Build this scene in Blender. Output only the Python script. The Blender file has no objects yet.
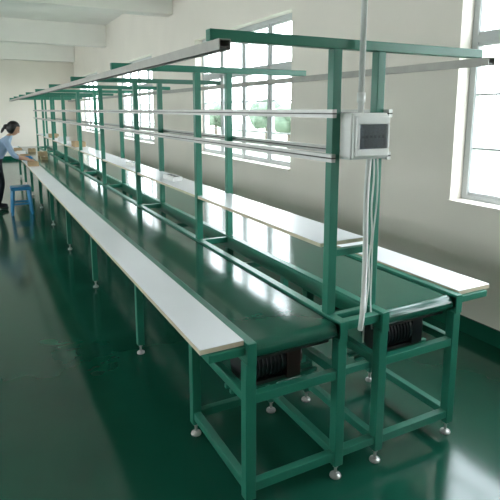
import bpy, bmesh, math, random
from mathutils import Vector, Matrix
random.seed(4)
S = bpy.context.scene
S.view_settings.view_transform = 'Standard'

# ---------------------------------------------------------------- materials
def mat(name, col, rough=0.5, metal=0.0, noise=0.0, nscale=8.0, bump=0.0, bscale=60.0, coat=0.0, rvar=0.0, spec=0.5):
    m = bpy.data.materials.new(name); m.use_nodes = True
    nt = m.node_tree; b = nt.nodes['Principled BSDF']
    b.inputs['Base Color'].default_value = (*col, 1)
    b.inputs['Roughness'].default_value = rough
    b.inputs['Metallic'].default_value = metal
    b.inputs['Coat Weight'].default_value = coat
    b.inputs['Specular IOR Level'].default_value = spec
    tc = nt.nodes.new('ShaderNodeTexCoord')
    if noise > 0 or rvar > 0:
        n = nt.nodes.new('ShaderNodeTexNoise'); n.inputs['Scale'].default_value = nscale
        n.inputs['Detail'].default_value = 5
        nt.links.new(tc.outputs['Object'], n.inputs['Vector'])
        if noise > 0:
            r = nt.nodes.new('ShaderNodeValToRGB')
            r.color_ramp.elements[0].position = .3; r.color_ramp.elements[1].position = .7
            r.color_ramp.elements[0].color = (*[c*(1-noise) for c in col], 1)
            r.color_ramp.elements[1].color = (*[min(1, c*(1+noise)) for c in col], 1)
            nt.links.new(n.outputs['Fac'], r.inputs['Fac'])
            nt.links.new(r.outputs['Color'], b.inputs['Base Color'])
        if rvar > 0:
            mr = nt.nodes.new('ShaderNodeMapRange')
            mr.inputs['To Min'].default_value = max(0.02, rough-rvar); mr.inputs['To Max'].default_value = rough+rvar
            nt.links.new(n.outputs['Fac'], mr.inputs['Value'])
            nt.links.new(mr.outputs['Result'], b.inputs['Roughness'])
    if bump > 0:
        n2 = nt.nodes.new('ShaderNodeTexNoise'); n2.inputs['Scale'].default_value = bscale
        nt.links.new(tc.outputs['Object'], n2.inputs['Vector'])
        bp = nt.nodes.new('ShaderNodeBump'); bp.inputs['Strength'].default_value = bump
        bp.inputs['Distance'].default_value = .01
        nt.links.new(n2.outputs['Fac'], bp.inputs['Height'])
        nt.links.new(bp.outputs['Normal'], b.inputs['Normal'])
    return m

M_wall = mat('wall_paint', (.80, .745, .67), .75, noise=.03, nscale=1.2, bump=.08, bscale=90)
M_ceil = mat('ceiling_paint', (.86, .84, .79), .8, noise=.02, nscale=2)
M_floor = mat('green_epoxy_floor', (.009, .080, .050), .13, noise=.22, nscale=.9, bump=.05, bscale=5, rvar=.05)
M_green = mat('green_painted_steel', (.020, .175, .115), .35, noise=.08, nscale=6)
M_belt = mat('green_pvc_belt', (.012, .095, .062), .12, noise=.12, nscale=3, bump=.03, bscale=14, rvar=.04)
M_white = mat('white_laminate', (.84, .85, .88), .28, noise=.02, nscale=3)
M_edge = mat('beige_edge_band', (.60, .52, .38), .5, noise=.08, nscale=20)
M_alu = mat('aluminium_channel', (.50, .50, .48), .38, metal=.4, noise=.05, nscale=15)
M_lamp = mat('galvanised_lamp_channel', (.36, .35, .32), .45, metal=.3, noise=.08, nscale=15)
M_dkmetal = mat('dark_steel', (.06, .058, .055), .45, metal=.6, noise=.1, nscale=20)
M_black = mat('black_rubber', (.012, .012, .013), .5, noise=.1, nscale=30)
M_zinc = mat('zinc_foot', (.55, .55, .53), .35, metal=.7, noise=.05, nscale=30)
M_pvc = mat('white_pvc', (.80, .80, .78), .35, noise=.02, nscale=20)
M_motor = mat('motor_paint', (.02, .025, .03), .4, noise=.15, nscale=20)
M_red = mat('brown_black_housing', (.045, .018, .016), .45, noise=.1, nscale=20)
M_wframe = mat('window_frame_paint', (.50, .52, .52), .45, noise=.02, nscale=10)
M_blue = mat('blue_plastic', (.03, .24, .48), .35, noise=.05, nscale=10)
M_card = mat('cardboard', (.42, .30, .17), .8, noise=.1, nscale=20)
M_break = mat('breaker_plastic', (.60, .60, .58), .4, noise=.02, nscale=20)
M_toggle = mat('breaker_toggle', (.22, .23, .24), .4, noise=.02, nscale=20)

def glassmat(name, tint, fac):
    m = bpy.data.materials.new(name); m.use_nodes = True; nt = m.node_tree; nt.nodes.clear()
    o = nt.nodes.new('ShaderNodeOutputMaterial'); mx = nt.nodes.new('ShaderNodeMixShader')
    t = nt.nodes.new('ShaderNodeBsdfTransparent'); g = nt.nodes.new('ShaderNodeBsdfGlossy')
    t.inputs['Color'].default_value = (*tint, 1); g.inputs['Roughness'].default_value = .05
    mx.inputs['Fac'].default_value = fac
    nt.links.new(t.outputs[0], mx.inputs[1]); nt.links.new(g.outputs[0], mx.inputs[2]); nt.links.new(mx.outputs[0], o.inputs[0])
    return m
M_glass = glassmat('window_glass', (.95, .98, .98), .06)
M_smoke = glassmat('smoked_cover', (.55, .60, .66), .16)

# ---------------------------------------------------------------- mesh builder
class MB:
    def __init__(s): s.v=[]; s.f=[]; s.m=[]; s.mats=[]; s.sm=[]
    def mi(s, m):
        if m not in s.mats: s.mats.append(m)
        return s.mats.index(m)
    def box(s, x0,x1,y0,y1,z0,z1,m):
        b=len(s.v); k=s.mi(m)
        s.v += [(x0,y0,z0),(x1,y0,z0),(x1,y1,z0),(x0,y1,z0),(x0,y0,z1),(x1,y0,z1),(x1,y1,z1),(x0,y1,z1)]
        for f in [(3,2,1,0),(4,5,6,7),(0,1,5,4),(1,2,6,5),(2,3,7,6),(3,0,4,7)]:
            s.f.append(tuple(b+i for i in f)); s.m.append(k); s.sm.append(False)
    def cyl(s, p0,p1,r0,m,r1=None,n=16):
        r1 = r0 if r1 is None else r1
        p0=Vector(p0); p1=Vector(p1); d=(p1-p0).normalized()
        a = d.cross(Vector((0,0,1)) if abs(d.z)<.9 else Vector((1,0,0))).normalized(); c=d.cross(a)
        b=len(s.v); k=s.mi(m)
        for p,r in ((p0,r0),(p1,r1)):
            for i in range(n):
                t=2*math.pi*i/n; s.v.append(tuple(p+r*(math.cos(t)*a+math.sin(t)*c)))
        for i in range(n):
            j=(i+1)%n; s.f.append((b+i,b+j,b+n+j,b+n+i)); s.m.append(k); s.sm.append(True)
        s.f.append(tuple(b+i for i in reversed(range(n)))); s.m.append(k); s.sm.append(False)
        s.f.append(tuple(b+n+i for i in range(n))); s.m.append(k); s.sm.append(False)
    def extrude_x(s, prof, x0, x1, m, smooth=False):
        b=len(s.v); n=len(prof); k=s.mi(m)
        for x in (x0,x1):
            for (y,z) in prof: s.v.append((x,y,z))
        for i in range(n):
            j=(i+1)%n; s.f.append((b+i,b+j,b+n+j,b+n+i)); s.m.append(k); s.sm.append(smooth)
        s.f.append(tuple(b+i for i in reversed(range(n)))); s.m.append(k); s.sm.append(False)
        s.f.append(tuple(b+n+i for i in range(n))); s.m.append(k); s.sm.append(False)
    def add_mesh(s, me, mats, fn=None):
        b=len(s.v)
        for v in me.vertices: s.v.append(tuple(v.co))
        for p in me.polygons:
            s.f.append(tuple(b+i for i in p.vertices)); s.sm.append(True)
            s.m.append(s.mi(fn(p.center) if fn else mats[p.material_index]))
    def obj(s, name, parent=None, bevel=0.0):
        me=bpy.data.meshes.new(name); me.from_pydata(s.v,[],s.f)
        for m in s.mats: me.materials.append(m)
        for p,k,sm in zip(me.polygons,s.m,s.sm): p.material_index=k; p.use_smooth=sm
        bm=bmesh.new(); bm.from_mesh(me); bmesh.ops.recalc_face_normals(bm, faces=bm.faces); bm.to_mesh(me); bm.free()
        o=bpy.data.objects.new(name, me); S.collection.objects.link(o)
        if bevel>0:
            bv=o.modifiers.new('bevel','BEVEL'); bv.width=bevel; bv.segments=2; bv.limit_method='ANGLE'; bv.angle_limit=math.radians(50)
        if parent is not None:
            o.parent=parent; o.location = -parent.location
        else:
            c=sum((Vector(v) for v in s.v), Vector())/len(s.v)
            me.transform(Matrix.Translation(-c)); o.location=c
        return o
def empty(name, loc):
    e=bpy.data.objects.new(name,None); e.location=Vector(loc); e.empty_display_size=.2; S.collection.objects.link(e); return e

# ---------------------------------------------------------------- room
XR, XL, YN, YF, ZC = 3.10, -5.2, -4.6, 18.9, 3.75
WT=.22
SILL, HEAD = .95, 2.70
wins = [(-.13+5.06*k, 2.68+5.06*k) for k in range(4)]
def window_wall(name, xa, xb, trimx):
    b=MB()
    b.box(xa,xb,YN-.2,YF+.2,-.1,SILL,M_wall)
    b.box(xa,xb,YN-.2,YF+.2,HEAD,ZC,M_wall)
    prev=YN-.2
    for (a,c) in wins:
        b.box(xa,xb,prev,a,SILL,HEAD,M_wall); prev=c
    b.box(xa,xb,prev,YF+.2,SILL,HEAD,M_wall)
    return b.obj(name)
window_wall('wall_right', XR, XR+WT, XR)
window_wall('wall_left', XL-WT, XL, XL)
b=MB(); b.box(XL-WT,XR+WT,YF,YF+.2,-.1,ZC,M_wall); b.obj('wall_far')
b=MB(); b.box(XL-WT,XR+WT,YN-.2,YN,-.1,ZC,M_wall); b.obj('wall_near')
b=MB(); b.box(XL-WT,XR+WT,YN-.2,YF+.2,-.12,0,M_floor); b.obj('floor')
b=MB(); b.box(XL-WT,XR+WT,YN-.2,YF+.2,ZC,ZC+.15,M_ceil); b.obj('ceiling')
b=MB()
for k,y in enumerate([-1.26,3.8,8.87,13.93,18.72]):
    b.box(XL,XR,y-.15,y+.15,3.22,ZC,M_ceil)
b.obj('ceiling_beams', bevel=.01)
b=MB(); b.box(XR-.012,XR,YN,YF,0,.12,M_floor); b.obj('baseboard_right')
b=MB(); b.box(XL,XL+.012,YN,YF,0,.12,M_floor); b.obj('baseboard_left')
b=MB(); b.box(XL+.012,XR-.012,YF-.012,YF,0,.12,M_floor); b.obj('baseboard_far')

def window(n, side, y0, y1):
    b=MB(); f=M_wframe
    xo = XR+.12 if side>0 else XL-.18
    x0,x1=xo,xo+.06
    w=.05
    b.box(x0,x1,y0,y1,SILL,SILL+w,f); b.box(x0,x1,y0,y1,HEAD-w,HEAD,f)
    b.box(x0,x1,y0,y0+w,SILL+w,HEAD-w,f); b.box(x0,x1,y1-w,y1,SILL+w,HEAD-w,f)
    zt=SILL+1.18
    b.box(x0,x1,y0+w,y1-w,zt-.025,zt+.025,f)
    N=4
    for i in range(1,N):
        y=y0+(y1-y0)*i/N
        b.box(x0,x1,y-.025,y+.025,SILL+w,HEAD-w,f)
    # sash frames & thin security bars
    for i in range(N):
        a=y0+(y1-y0)*i/N+.03; c=y0+(y1-y0)*(i+1)/N-.03
        for (za,zb) in ((SILL+w,zt-.025),(zt+.025,HEAD-w)):
            b.box(x0+.01,x1-.01,a,a+.025,za,zb,f); b.box(x0+.01,x1-.01,c-.025,c,za,zb,f)
            b.box(x0+.01,x1-.01,a+.025,c-.025,za,za+.025,f); b.box(x0+.01,x1-.01,a+.025,c-.025,zb-.025,zb,f)
    for z in (SILL+.40,SILL+.79):
        b.box(x0+.02,x0+.045,y0+w,y1-w,z-.008,z+.008,f)
    b.box(x0+.028,x0+.032,y0+w,y1-w,SILL+w,HEAD-w,M_glass)
    # reveal sill
    if side>0: b.box(XR-.03,xo,y0-.0,y1,SILL,SILL+.02,M_wall)
    else: b.box(xo+.06,XL+.03,y0,y1,SILL,SILL+.02,M_wall)
    b.obj('window_%d'%n)
    L=bpy.data.lights.new('window_portal','AREA'); L.shape='RECTANGLE'; L.size=y1-y0; L.size_y=HEAD-SILL
    L.cycles.is_portal=True
    o=bpy.data.objects.new('window_portal_%d'%n,L); S.collection.objects.link(o)
    o.location=((XR+.2 if side>0 else XL-.2),(y0+y1)/2,(SILL+HEAD)/2)
    d=Vector((-side,0,0)); o.rotation_euler=d.to_track_quat('-Z','Z').to_euler()
n=1
for s in (1,-1):  # negative side: unseen left-wall windows, added to let in fill light
    for (a,c) in wins: window(n,s,a,c); n+=1

# ---------------------------------------------------------------- conveyors
YS, YE = 1.64, 14.0
frames=[3.25+1.5*k for k in range(8)]
legY=[1.665,2.245]+frames
P=.023
def foot(b,x,y):
    b.cyl((x,y,.015),(x,y,.07),.007,M_zinc,n=10)
    b.cyl((x,y,0),(x,y,.010),.026,M_zinc,n=20)
    b.cyl((x,y,.010),(x,y,.020),.026,M_zinc,r1=.012,n=20)
    b.cyl((x,y,.050),(x,y,.060),.014,M_zinc,n=6)
def conveyor(x0,x1,w0,w1,side):
    """side -1: worktop on the aisle side, +1 on the wall side"""
    e=empty('conveyor_workbench',((x0+x1)/2,(YS+YE)/2,0))
    b=MB()
    for y in legY:
        for x in (x0,x1):
            top=.66
            b.box(x-P,x+P,y-P,y+P,.065,top,M_green); foot(b,x,y)
        b.box(x0+P,x1-P,y-.018,y+.018,.485,.525,M_green)
        if y<2.5: b.box(x0+P,x1-P,y-.018,y+.018,.095,.135,M_green)
        # worktop bracket
        xa,xb=(w0+.03,x0-P-.002) if side<0 else (x1+P+.002,w1-.03)
        b.box(xa,xb,y-.018,y+.018,.70,.733,M_green)
    for x in (x0,x1):
        b.box(x-.018,x+.018,legY[0]+P,legY[1]-P,.095,.135,M_green)
        b.box(x-.018,x+.018,legY[0]+P,legY[1]-P,.485,.525,M_green)
        b.box(x-.018,x+.018,legY[1]+P,YE-.1,.50,.53,M_green) if (x==x1 if side<0 else x==x0) else None
    b.obj('legs',e,bevel=.003)
    b=MB()
    # side frames (C channel)
    for x,sg in ((x0,1),(x1,-1)):
        b.box(x-.02,x+.02,YS,YE,.735,.748,M_green)
        b.box(x-.02,x+.02,YS,YE,.66,.672,M_green)
        xx=(x-.02 if sg>0 else x+.012)
        b.box(xx,xx+.008,YS,YE,.672,.735,M_green)
        b.box(x-.02,x+.02,YS-.006,YS,.655,.748,M_green)
    b.obj('side_frame',e,bevel=.002)
    # belt loop
    r=.036; zc=.700; ya=YS+.045; yb=YE-.05; prof=[]
    for i in range(13):
        t=math.pi/2+math.pi*i/12; prof.append((ya+r*math.cos(t),zc+r*math.sin(t)))
    for i in range(13):
        t=-math.pi/2+math.pi*i/12; prof.append((yb+r*math.cos(t),zc+r*math.sin(t)))
    b=MB(); b.extrude_x(prof,x0+.026,x1-.026,M_belt); b.obj('belt',e,bevel=0)
    b=MB()
    b.cyl((x0+.02,ya,zc),(x1-.02,ya,zc),.012,M_zinc)
    for y in (legY[0]+.46,):
        b.cyl((x0+.03,y,.60),(x1-.03,y,.60),.03,M_black,n=20)
        b.cyl((x0,y,.60),(x1,y,.60),.01,M_zinc)
    b.obj('rollers',e)
    b=MB()
    # worktop boards with edge banding
    y=YS+.02; L=2.4
    while y<YE:
        y2=min(y+L,YE)
        b.box(w0,w1,y+.0015,y2-.0015,.736,.754,M_edge)
        b.box(w0,w1,y+.0015,y2-.0015,.7545,.757,M_white)
        y=y2
    b.obj('worktop',e)
    # drive motor
    mx=x0+.18 if side<0 else x0+.25; my=1.86; mz=.535
    R=.068 if side<0 else .078
    b=MB()
    b.cyl((mx-.12,my,mz),(mx+.08,my,mz),R-.008,M_motor,n=24)
    for i in range(9):
        xx=mx-.105+i*.02; b.cyl((xx,my,mz),(xx+.006,my,mz),R,M_motor,n=24)
    b.cyl((mx-.135,my,mz),(mx-.12,my,mz),R+.002,M_black,n=24)
    b.box(mx+.08,mx+.15,my-.065,my+.065,mz-.075,mz+.07,M_red if side<0 else M_motor)
    b.box(mx-.05,mx+.03,my-.03,my+.03,mz+R-.01,mz+R+.03,M_black)
    b.cyl((mx+.15,my,mz),(mx+.175,my,mz),.045,M_dkmetal,n=20)
    b.box(mx-.12,mx+.15,my-.05,my+.05,mz-R-.012,mz-R+.004,M_dkmetal)
    b.box(x0+.0,x1-.0,my-.035,my-.015,mz-R-.03,mz-R-.012,M_green)
    b.box(x0+.0,x1-.0,my+.015,my+.035,mz-R-.03,mz-R-.012,M_green)
    b.obj('drive_motor',e,bevel=.002)
    # dark guard pan beneath the head roller
    b=MB(); b.box(x0+.024,x1-.024,YS+.07,YS+.66,.632,.645,M_dkmetal); b.obj('guard_pan',e)
    return e
XA,XB=1.309,1.539
conveyor(.868,XA,.663,.845,-1)
conveyor(XB,2.005,2.03,2.250,1)

# ---------------------------------------------------------------- overhead rack
e=empty('overhead_rack',((XA+XB)/2,8,0))
b=MB()
fy=[1.75]+frames
for y in fy:
    for x in (XA,XB):
        b.box(x-.021,x+.021,y-.021,y+.021,.75,1.872,M_green)
    b.box(.75,2.16,y-.02,y+.02,1.872,1.912,M_green)
    b.box(XA+.021,XB-.021,y-.015,y+.015,1.005,1.035,M_green)
    b.box(XA+.021,XB-.021,y-.015,y+.015,.70,.74,M_green)
b.box(XA+.024,XB-.024,1.65,1.69,.70,.74,M_green)
b.box(XA+.024,XB-.024,1.65,1.69,.10,.135,M_green)
b.obj('posts_and_crossbars',e,bevel=.003)
b=MB()
def chan(x,z,w,h,y0,y1,m,sg=1):
    b.box(x-w/2,x+w/2,y0,y1,z+h/2-.004,z+h/2,m)
    b.box(x-w/2,x-w/2+.004,y0,y1,z-h/2,z+h/2-.004,m)
    b.box(x+w/2-.004,x+w/2,y0,y1,z-h/2,z+h/2-.004,m)
# lamp channels at crossbar ends
for x in (.775,2.135):
    chan(x,1.852,.045,.036,1.66,14.0,M_lamp)
    b.box(x-.016,x+.016,1.665,13.99,1.838,1.846,M_dkmetal)
b.obj('lamp_channels',e)
b=MB()
for x in (XA-.033,XB+.033):
    for z in (1.615,1.435):
        b.box(x-.010,x+.010,1.70,13.9,z-.017,z+.017,M_alu)
        b.box(x-.0105,x+.0105,1.699,13.901,z-.003,z+.003,M_dkmetal)
b.obj('instrument_rails',e)
b=MB()
y=1.80
while y<13.8:
    y2=min(y+2.4,13.85)
    b.box(XA-.015,XB+.0,y,y2-.003,1.036,1.052,M_edge)
    b.box(XA-.015,XB+.0,y,y2-.003,1.0525,1.055,M_white)
    y=y2
b.obj('shelf_boards',e)

# ---------------------------------------------------------------- fuse box
e=empty('fuse_box',(1.42,1.68,1.53))
b=MB()
bx0,bx1,by0,by1,bz0,bz1=1.325,1.515,1.625,1.725,1.43,1.618
b.box(bx0,bx1,by0+.03,by1,bz0,bz1,M_pvc)
b.box(bx0+.006,bx1-.006,by0+.018,by0+.03,bz0+.006,bz1-.006,M_pvc)
# raised rim round the window
b.box(bx0+.012,bx1-.012,by0,by0+.018,bz1-.045,bz1-.014,M_pvc)
b.box(bx0+.012,bx1-.012,by0,by0+.018,bz0+.014,bz0+.045,M_pvc)
b.box(bx0+.012,bx0+.024,by0,by0+.018,bz0+.045,bz1-.045,M_pvc)
b.box(bx1-.024,bx1-.012,by0,by0+.018,bz0+.045,bz1-.045,M_pvc)
b.obj('housing',e,bevel=.004)
b=MB()
b.box(bx0+.024,bx1-.024,by0+.013,by0+.0175,bz0+.045,bz1-.045,M_break)
for i in range(6):
    xx=bx0+.032+i*.021
    b.box(xx,xx+.0195,by0+.006,by0+.013,bz0+.06,bz1-.06,M_break)
    b.box(xx+.005,xx+.0145,by0+.003,by0+.006,bz0+.088,bz0+.098,M_toggle)
b.obj('breakers',e)
b=MB(); b.box(bx0+.024,bx1-.024,by0-.001,by0+.001,bz0+.045,bz1-.045,M_smoke); b.obj('smoked_window',e)

def tube(name,pts,r,m,parent=None):
    c=bpy.data.curves.new(name,'CURVE'); c.dimensions='3D'; c.bevel_depth=r; c.bevel_resolution=4; c.use_fill_caps=True
    sp=c.splines.new('NURBS'); sp.points.add(len(pts)-1)
    for p,q in zip(sp.points,pts): p.co=(*q,1)
    sp.use_endpoint_u=True; sp.order_u=4; sp.resolution_u=8
    c.materials.append(m)
    o=bpy.data.objects.new(name,c); S.collection.objects.link(o)
    if parent: o.parent=parent; o.location=-parent.location
    return o
e=empty('cable_conduit',(1.41,1.69,2))
b=MB()
b.cyl((1.408,1.70,1.62),(1.408,1.70,ZC),.0125,M_pvc,n=20)
for z in (1.66,2.6,3.4): b.cyl((1.408,1.70,z),(1.408,1.70,z+.04),.017,M_pvc,n=20)
b.obj('riser_pipe',e)
tube('flex_pipe',[(1.445,1.68,1.43),(1.447,1.69,1.32),(1.455,1.70,1.18),(1.462,1.70,1.06),(1.462,1.70,.96),(1.43,1.66,.86),(1.395,1.625,.80),(1.39,1.62,.75),(1.39,1.63,.70)],.0115,M_pvc,e)
tube('wire_1',[(1.48,1.69,1.43),(1.50,1.70,1.34),(1.49,1.715,1.22),(1.505,1.70,1.1),(1.485,1.71,.98),(1.50,1.70,.86),(1.47,1.70,.74),(1.46,1.69,.60)],.004,M_pvc,e)
tube('wire_2',[(1.50,1.69,1.43),(1.51,1.69,1.3),(1.515,1.70,1.2),(1.495,1.70,1.05),(1.515,1.71,.9),(1.49,1.69,.80),(1.50,1.68,.66)],.0035,M_pvc,e)

# ---------------------------------------------------------------- bits on the shelf and benches
def tray(x,y,z,w,l,h,m,name='parts_tray'):
    b=MB(); t=.004
    b.box(x-w/2,x+w/2,y-l/2,y+l/2,z,z+t,m)
    b.box(x-w/2,x-w/2+t,y-l/2,y+l/2,z+t,z+h,m); b.box(x+w/2-t,x+w/2,y-l/2,y+l/2,z+t,z+h,m)
    b.box(x-w/2+t,x+w/2-t,y-l/2,y-l/2+t,z+t,z+h,m); b.box(x-w/2+t,x+w/2-t,y+l/2-t,y+l/2,z+t,z+h,m)
    b.obj(name)
def socket(x,y,z):
    b=MB(); b.box(x-.04,x+.04,y-.13,y+.13,z,z+.035,M_pvc)
    for i in range(3): b.box(x-.02,x+.02,y-.10+i*.075,y-.06+i*.075,z+.035,z+.037,M_black)
    b.obj('power_strip',bevel=.004)
socket(1.42,4.1,1.0555); socket(1.42,5.35,1.0555)
for (y,m) in ((8.85,M_card),(9.9,M_blue),(10.4,M_card),(11.3,M_pvc),(12.2,M_card)):
    tray(.75,y,.7575,.15,.26,.06,m)
for (y,m) in ((8.6,M_card),(10.2,M_pvc),(11.6,M_card)):
    tray(1.42,y,1.0555,.17,.30,.08,m)
for (x,y,s) in ((1.05,10.1,.12),(1.12,11.0,.16),(1.02,12.1,.14)):
    b=MB(); b.box(x-s/2,x+s/2,y-s*.7,y+s*.7,.7365,.7365+s*.5,M_card)
    b.box(x-.012,x+.012,y-s*.7-.0005,y+s*.7+.0005,.7365+s*.5,.7365+s*.5+.001,M_edge); b.obj('cardboard_box')

# ---------------------------------------------------------------- stool
def stool(x,y):
    b=MB(); h=.44
    prof=.14
    b.box(x-prof,x+prof,y-prof,y+prof,h-.025,h,M_blue)
    b.box(x-prof-.008,x+prof+.008,y-prof-.008,y+prof+.008,h-.05,h-.025,M_blue)
    for sx in (-1,1):
        for sy in (-1,1):
            b.cyl((x+sx*.115,y+sy*.115,h-.04),(x+sx*.145,y+sy*.145,0),.026,M_blue,r1=.018,n=12)
    for sg in (-1,1):
        b.box(x-.13,x+.13,y+sg*.132-.008,y+sg*.132+.008,.16,.19,M_blue)
        b.box(x+sg*.132-.008,x+sg*.132+.008,y-.13,y+.13,.16,.19,M_blue)
    b.obj('plastic_stool',bevel=.004)
stool(.54,8.86)

# ---------------------------------------------------------------- worker
M_skin=mat('skin',(.50,.30,.20),.5,noise=.05,nscale=20)
M_hair=mat('black_hair',(.010,.008,.008),.4,noise=.2,nscale=60)
M_shirt=mat('light_blue_shirt',(.30,.41,.56),.8,noise=.06,nscale=12)
M_trouser=mat('dark_trousers',(.012,.014,.025),.8,noise=.15,nscale=12)
M_shoe=mat('shoe',(.02,.02,.02),.4,noise=.1,nscale=12)
M_eye=mat('eye_dark',(.01,.01,.01),.2,noise=.1,nscale=10)
M_lip=mat('lips',(.40,.13,.11),.5,noise=.05,nscale=10)
def skin(verts,edges,radii,root=0,sub=2):
    me=bpy.data.meshes.new('tmp'); me.from_pydata(verts,edges,[]); o=bpy.data.objects.new('tmp',me); S.collection.objects.link(o)
    o.modifiers.new('sk','SKIN'); ss=o.modifiers.new('ss','SUBSURF'); ss.levels=sub; ss.render_levels=sub
    for i,d in enumerate(me.skin_vertices[0].data):
        r=radii[i]; d.radius=(r,r) if not isinstance(r,tuple) else r; d.use_root=(i==root)
    bpy.context.view_layer.update()
    dg=bpy.context.evaluated_depsgraph_get()
    m2=bpy.data.meshes.new_from_object(o.evaluated_get(dg))
    bpy.data.objects.remove(o); return m2
def worker(px,py):
    e=empty('factory_worker',(px,py,0))
    V=[(-.05,0,.82),(-.01,0,.92),(.07,0,1.04),(.14,0,1.13),(.19,0,1.19),(.225,0,1.25)]
    R=[(.12,.14),(.10,.12),(.105,.13),(.085,.10),(.05,.05),(.045,.045)]
    E=[(0,1),(1,2),(2,3),(3,4),(4,5)]
    for s in (-1,1):
        b0=len(V)
        V+=[(-.05,.085*s,.76),(-.01,.10*s,.60),(.02,.105*s,.44),(-.02,.105*s,.24),(-.05,.105*s,.09),(.0,.11*s,.045),(.10,.12*s,.035)]
        R+=[.092,.078,.058,.052,.036,.040,.032]
        E+=[(0,b0),(b0,b0+1),(b0+1,b0+2),(b0+2,b0+3),(b0+3,b0+4),(b0+4,b0+5),(b0+5,b0+6)]
        b1=len(V)
        V+=[(.14,.14*s,1.12),(.16,.18*s,1.06),(.23,.205*s,.89),(.33,.17*s,.85),(.425,.12*s,.825),(.47,.10*s,.805)]
        R+=[.055,.050,.040,.034,.025,.028]
        E+=[(3,b1),(b1,b1+1),(b1+1,b1+2),(b1+2,b1+3),(b1+3,b1+4),(b1+4,b1+5)]
    body=skin([(v[0]+px,v[1]+py,v[2]) for v in V],E,R)
    # clean hems: cut the surface exactly on the garment lines
    bm=bmesh.new(); bm.from_mesh(body)
    for co_,no in (((0,0,.065),(0,0,1)),((0,0,.845),(0,0,1)),((0,0,1.215),(0,0,1)),((px+.30,0,0),(1,0,0))):
        bmesh.ops.bisect_plane(bm,geom=bm.verts[:]+bm.edges[:]+bm.faces[:],plane_co=co_,plane_no=no)
    bm.to_mesh(body); bm.free()
    def reg(c):
        x,y,z=c.x-px,abs(c.y-py),c.z
        if z<.065: return M_shoe
        if x>.30 and z<.95: return M_skin
        if z>.845 or x>.16: return M_skin if (z>1.215 and y<.09) else M_shirt
        return M_trouser
    def reg2(c):
        m=reg(c)
        if m is M_shirt and c.z<.5: return M_trouser
        return m
    b=MB(); b.add_mesh(body,None,reg2); b.obj('body',e)
    # hands
    b=MB()
    for s in (-1,1):
        bx,by,bz=px+.47,py+.10*s,.805
        for k,(dy,L) in enumerate(((-.030,.062),(-.010,.074),(.010,.070),(.030,.055))):
            yy=by+dy; v=[(bx-.01,yy*.6+by*.4,bz),(bx+.035,yy,bz-.004),(bx+.035+L*.5,yy,bz-.014),(bx+.035+L*.85,yy,bz-.036)]
            b.add_mesh(skin(v,[(0,1),(1,2),(2,3)],[.010,.0095,.008,.0065],0,1),None,lambda c:M_skin)
        v=[(bx-.015,by-.012*s,bz),(bx+.005,by-.040*s,bz-.008),(bx+.035,by-.052*s,bz-.022)]
        b.add_mesh(skin(v,[(0,1),(1,2)],[.012,.010,.008],0,1),None,lambda c:M_skin)
    b.obj('fingers',e)
    # head
    hc=Vector((px+.265,py,1.325)); tilt=Matrix.Rotation(math.radians(28),4,'Y')
    def ball(b,c,r,sc,m,seg=24,fn=None,deform=None):
        bm=bmesh.new(); bmesh.ops.create_uvsphere(bm,u_segments=seg,v_segments=seg//2+2,radius=r)
        for v in bm.verts:
            p=Vector((v.co.x*sc[0],v.co.y*sc[1],v.co.z*sc[2]))
            if deform: p=deform(p)
            p=p+Vector(c); v.co=hc+(tilt@p)
        me=bpy.data.meshes.new('t'); bm.to_mesh(me); bm.free(); b.add_mesh(me,None,fn or (lambda c_:m))
    b=MB()
    def hd(p):
        if p.z<0: p.y*=1-.28*(-p.z/.11); p.x*=1-.10*(-p.z/.11); p.x+=.012*(-p.z/.11)
        return p
    ball(b,(0,0,0),.1,(.93,.76,1.12),M_skin,32,deform=hd)
    ball(b,(.094,0,-.012),.013,(1,.8,1.6),M_skin,12)
    for s in (-1,1):
        ball(b,(.082,.030*s,.010),.011,(.6,1.2,.6),M_eye,12)
        ball(b,(0,.078*s,-.005),.022,(.8,.35,1.3),M_skin,12)
    ball(b,(.080,0,-.052),.016,(.6,1.3,.4),M_lip,12)
    b.obj('head',e)
    b=MB()
    def hr(p):
        if p.x>.03 and p.z<.055: p.x=.03+(p.x-.03)*.25
        return p
    ball(b,(-.014,0,.014),.108,(.98,.84,1.06),M_hair,32,deform=hr)
    ball(b,(-.115,0,-.02),.04,(1,.9,1.1),M_hair,16)
    ball(b,(-.135,0,-.085),.028,(.8,.8,2.2),M_hair,16)
    b.obj('hair',e)
worker(.27,9.40)

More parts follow.
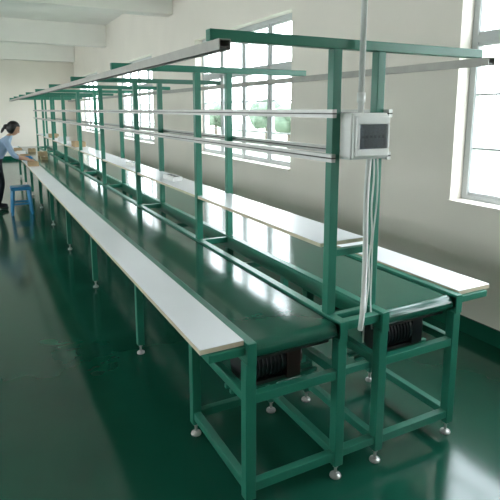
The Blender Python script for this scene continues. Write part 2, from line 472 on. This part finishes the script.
# ---------------------------------------------------------------- outside
M_ground=mat('pale_ground',(.20,.23,.17),.9,noise=.1,nscale=.5)
M_leaf=mat('hazy_foliage',(.085,.125,.085),.9,noise=.35,nscale=1.5,bump=.5,bscale=4)
M_bark=mat('bark',(.12,.10,.08),.9,noise=.2,nscale=5)
b=MB(); b.box(XR+WT,60,-40,70,-.7,-.5,M_ground); b.obj('ground_outside')
def tree(x,y,h):
    b=MB(); b.cyl((x,y,-.5),(x,y,h*.55),.12,M_bark,r1=.07,n=10)
    for i in range(9):
        a=i*2.4; r=h*.19*(1+.3*random.random()); rr=h*.22*(i>0)
        c=Vector((x+rr*math.cos(a),y+rr*math.sin(a)*1.4,h*(.40+.08*(i%4))))
        bm=bmesh.new(); bmesh.ops.create_icosphere(bm,subdivisions=3,radius=r)
        for v in bm.verts: v.co=v.co*(1+.12*math.sin(v.co.x*9+i)*math.cos(v.co.y*8)+.08*random.random())+c
        me=bpy.data.meshes.new('t'); bm.to_mesh(me); bm.free(); b.add_mesh(me,None,lambda c_:M_leaf)
    b.obj('tree')
for (x,y,h) in ((13,4,2.3),(15,9,2.8),(14,15,2.3),(16,19,2.7),(15,24,2.3),(17,30,2.7),(16,36,2.5),(14,-1,2.8),(18,48,3.0)):
    tree(x,y,h)

# ---------------------------------------------------------------- world + camera
w=bpy.data.worlds.new('World'); S.world=w; w.use_nodes=True; nt=w.node_tree
bg=nt.nodes['Background']; bg.inputs['Strength'].default_value=13.0
tc=nt.nodes.new('ShaderNodeTexCoord'); sx=nt.nodes.new('ShaderNodeSeparateXYZ'); rp=nt.nodes.new('ShaderNodeValToRGB')
rp.color_ramp.elements[0].position=0; rp.color_ramp.elements[0].color=(.97,.98,1,1)
rp.color_ramp.elements[1].position=.6; rp.color_ramp.elements[1].color=(.88,.93,1,1)
nt.links.new(tc.outputs['Generated'],sx.inputs[0]); nt.links.new(sx.outputs['Z'],rp.inputs[0]); nt.links.new(rp.outputs[0],bg.inputs[0])

cam=bpy.data.cameras.new('camera'); co=bpy.data.objects.new('camera',cam); S.collection.objects.link(co)
co.location=(0,0,1.63); co.rotation_euler=(math.radians(90-9.9),0,math.radians(-27.7))
cam.sensor_width=36; cam.lens=36*516/500; cam.shift_y=-.1; cam.clip_start=.05; cam.clip_end=300
S.camera=co
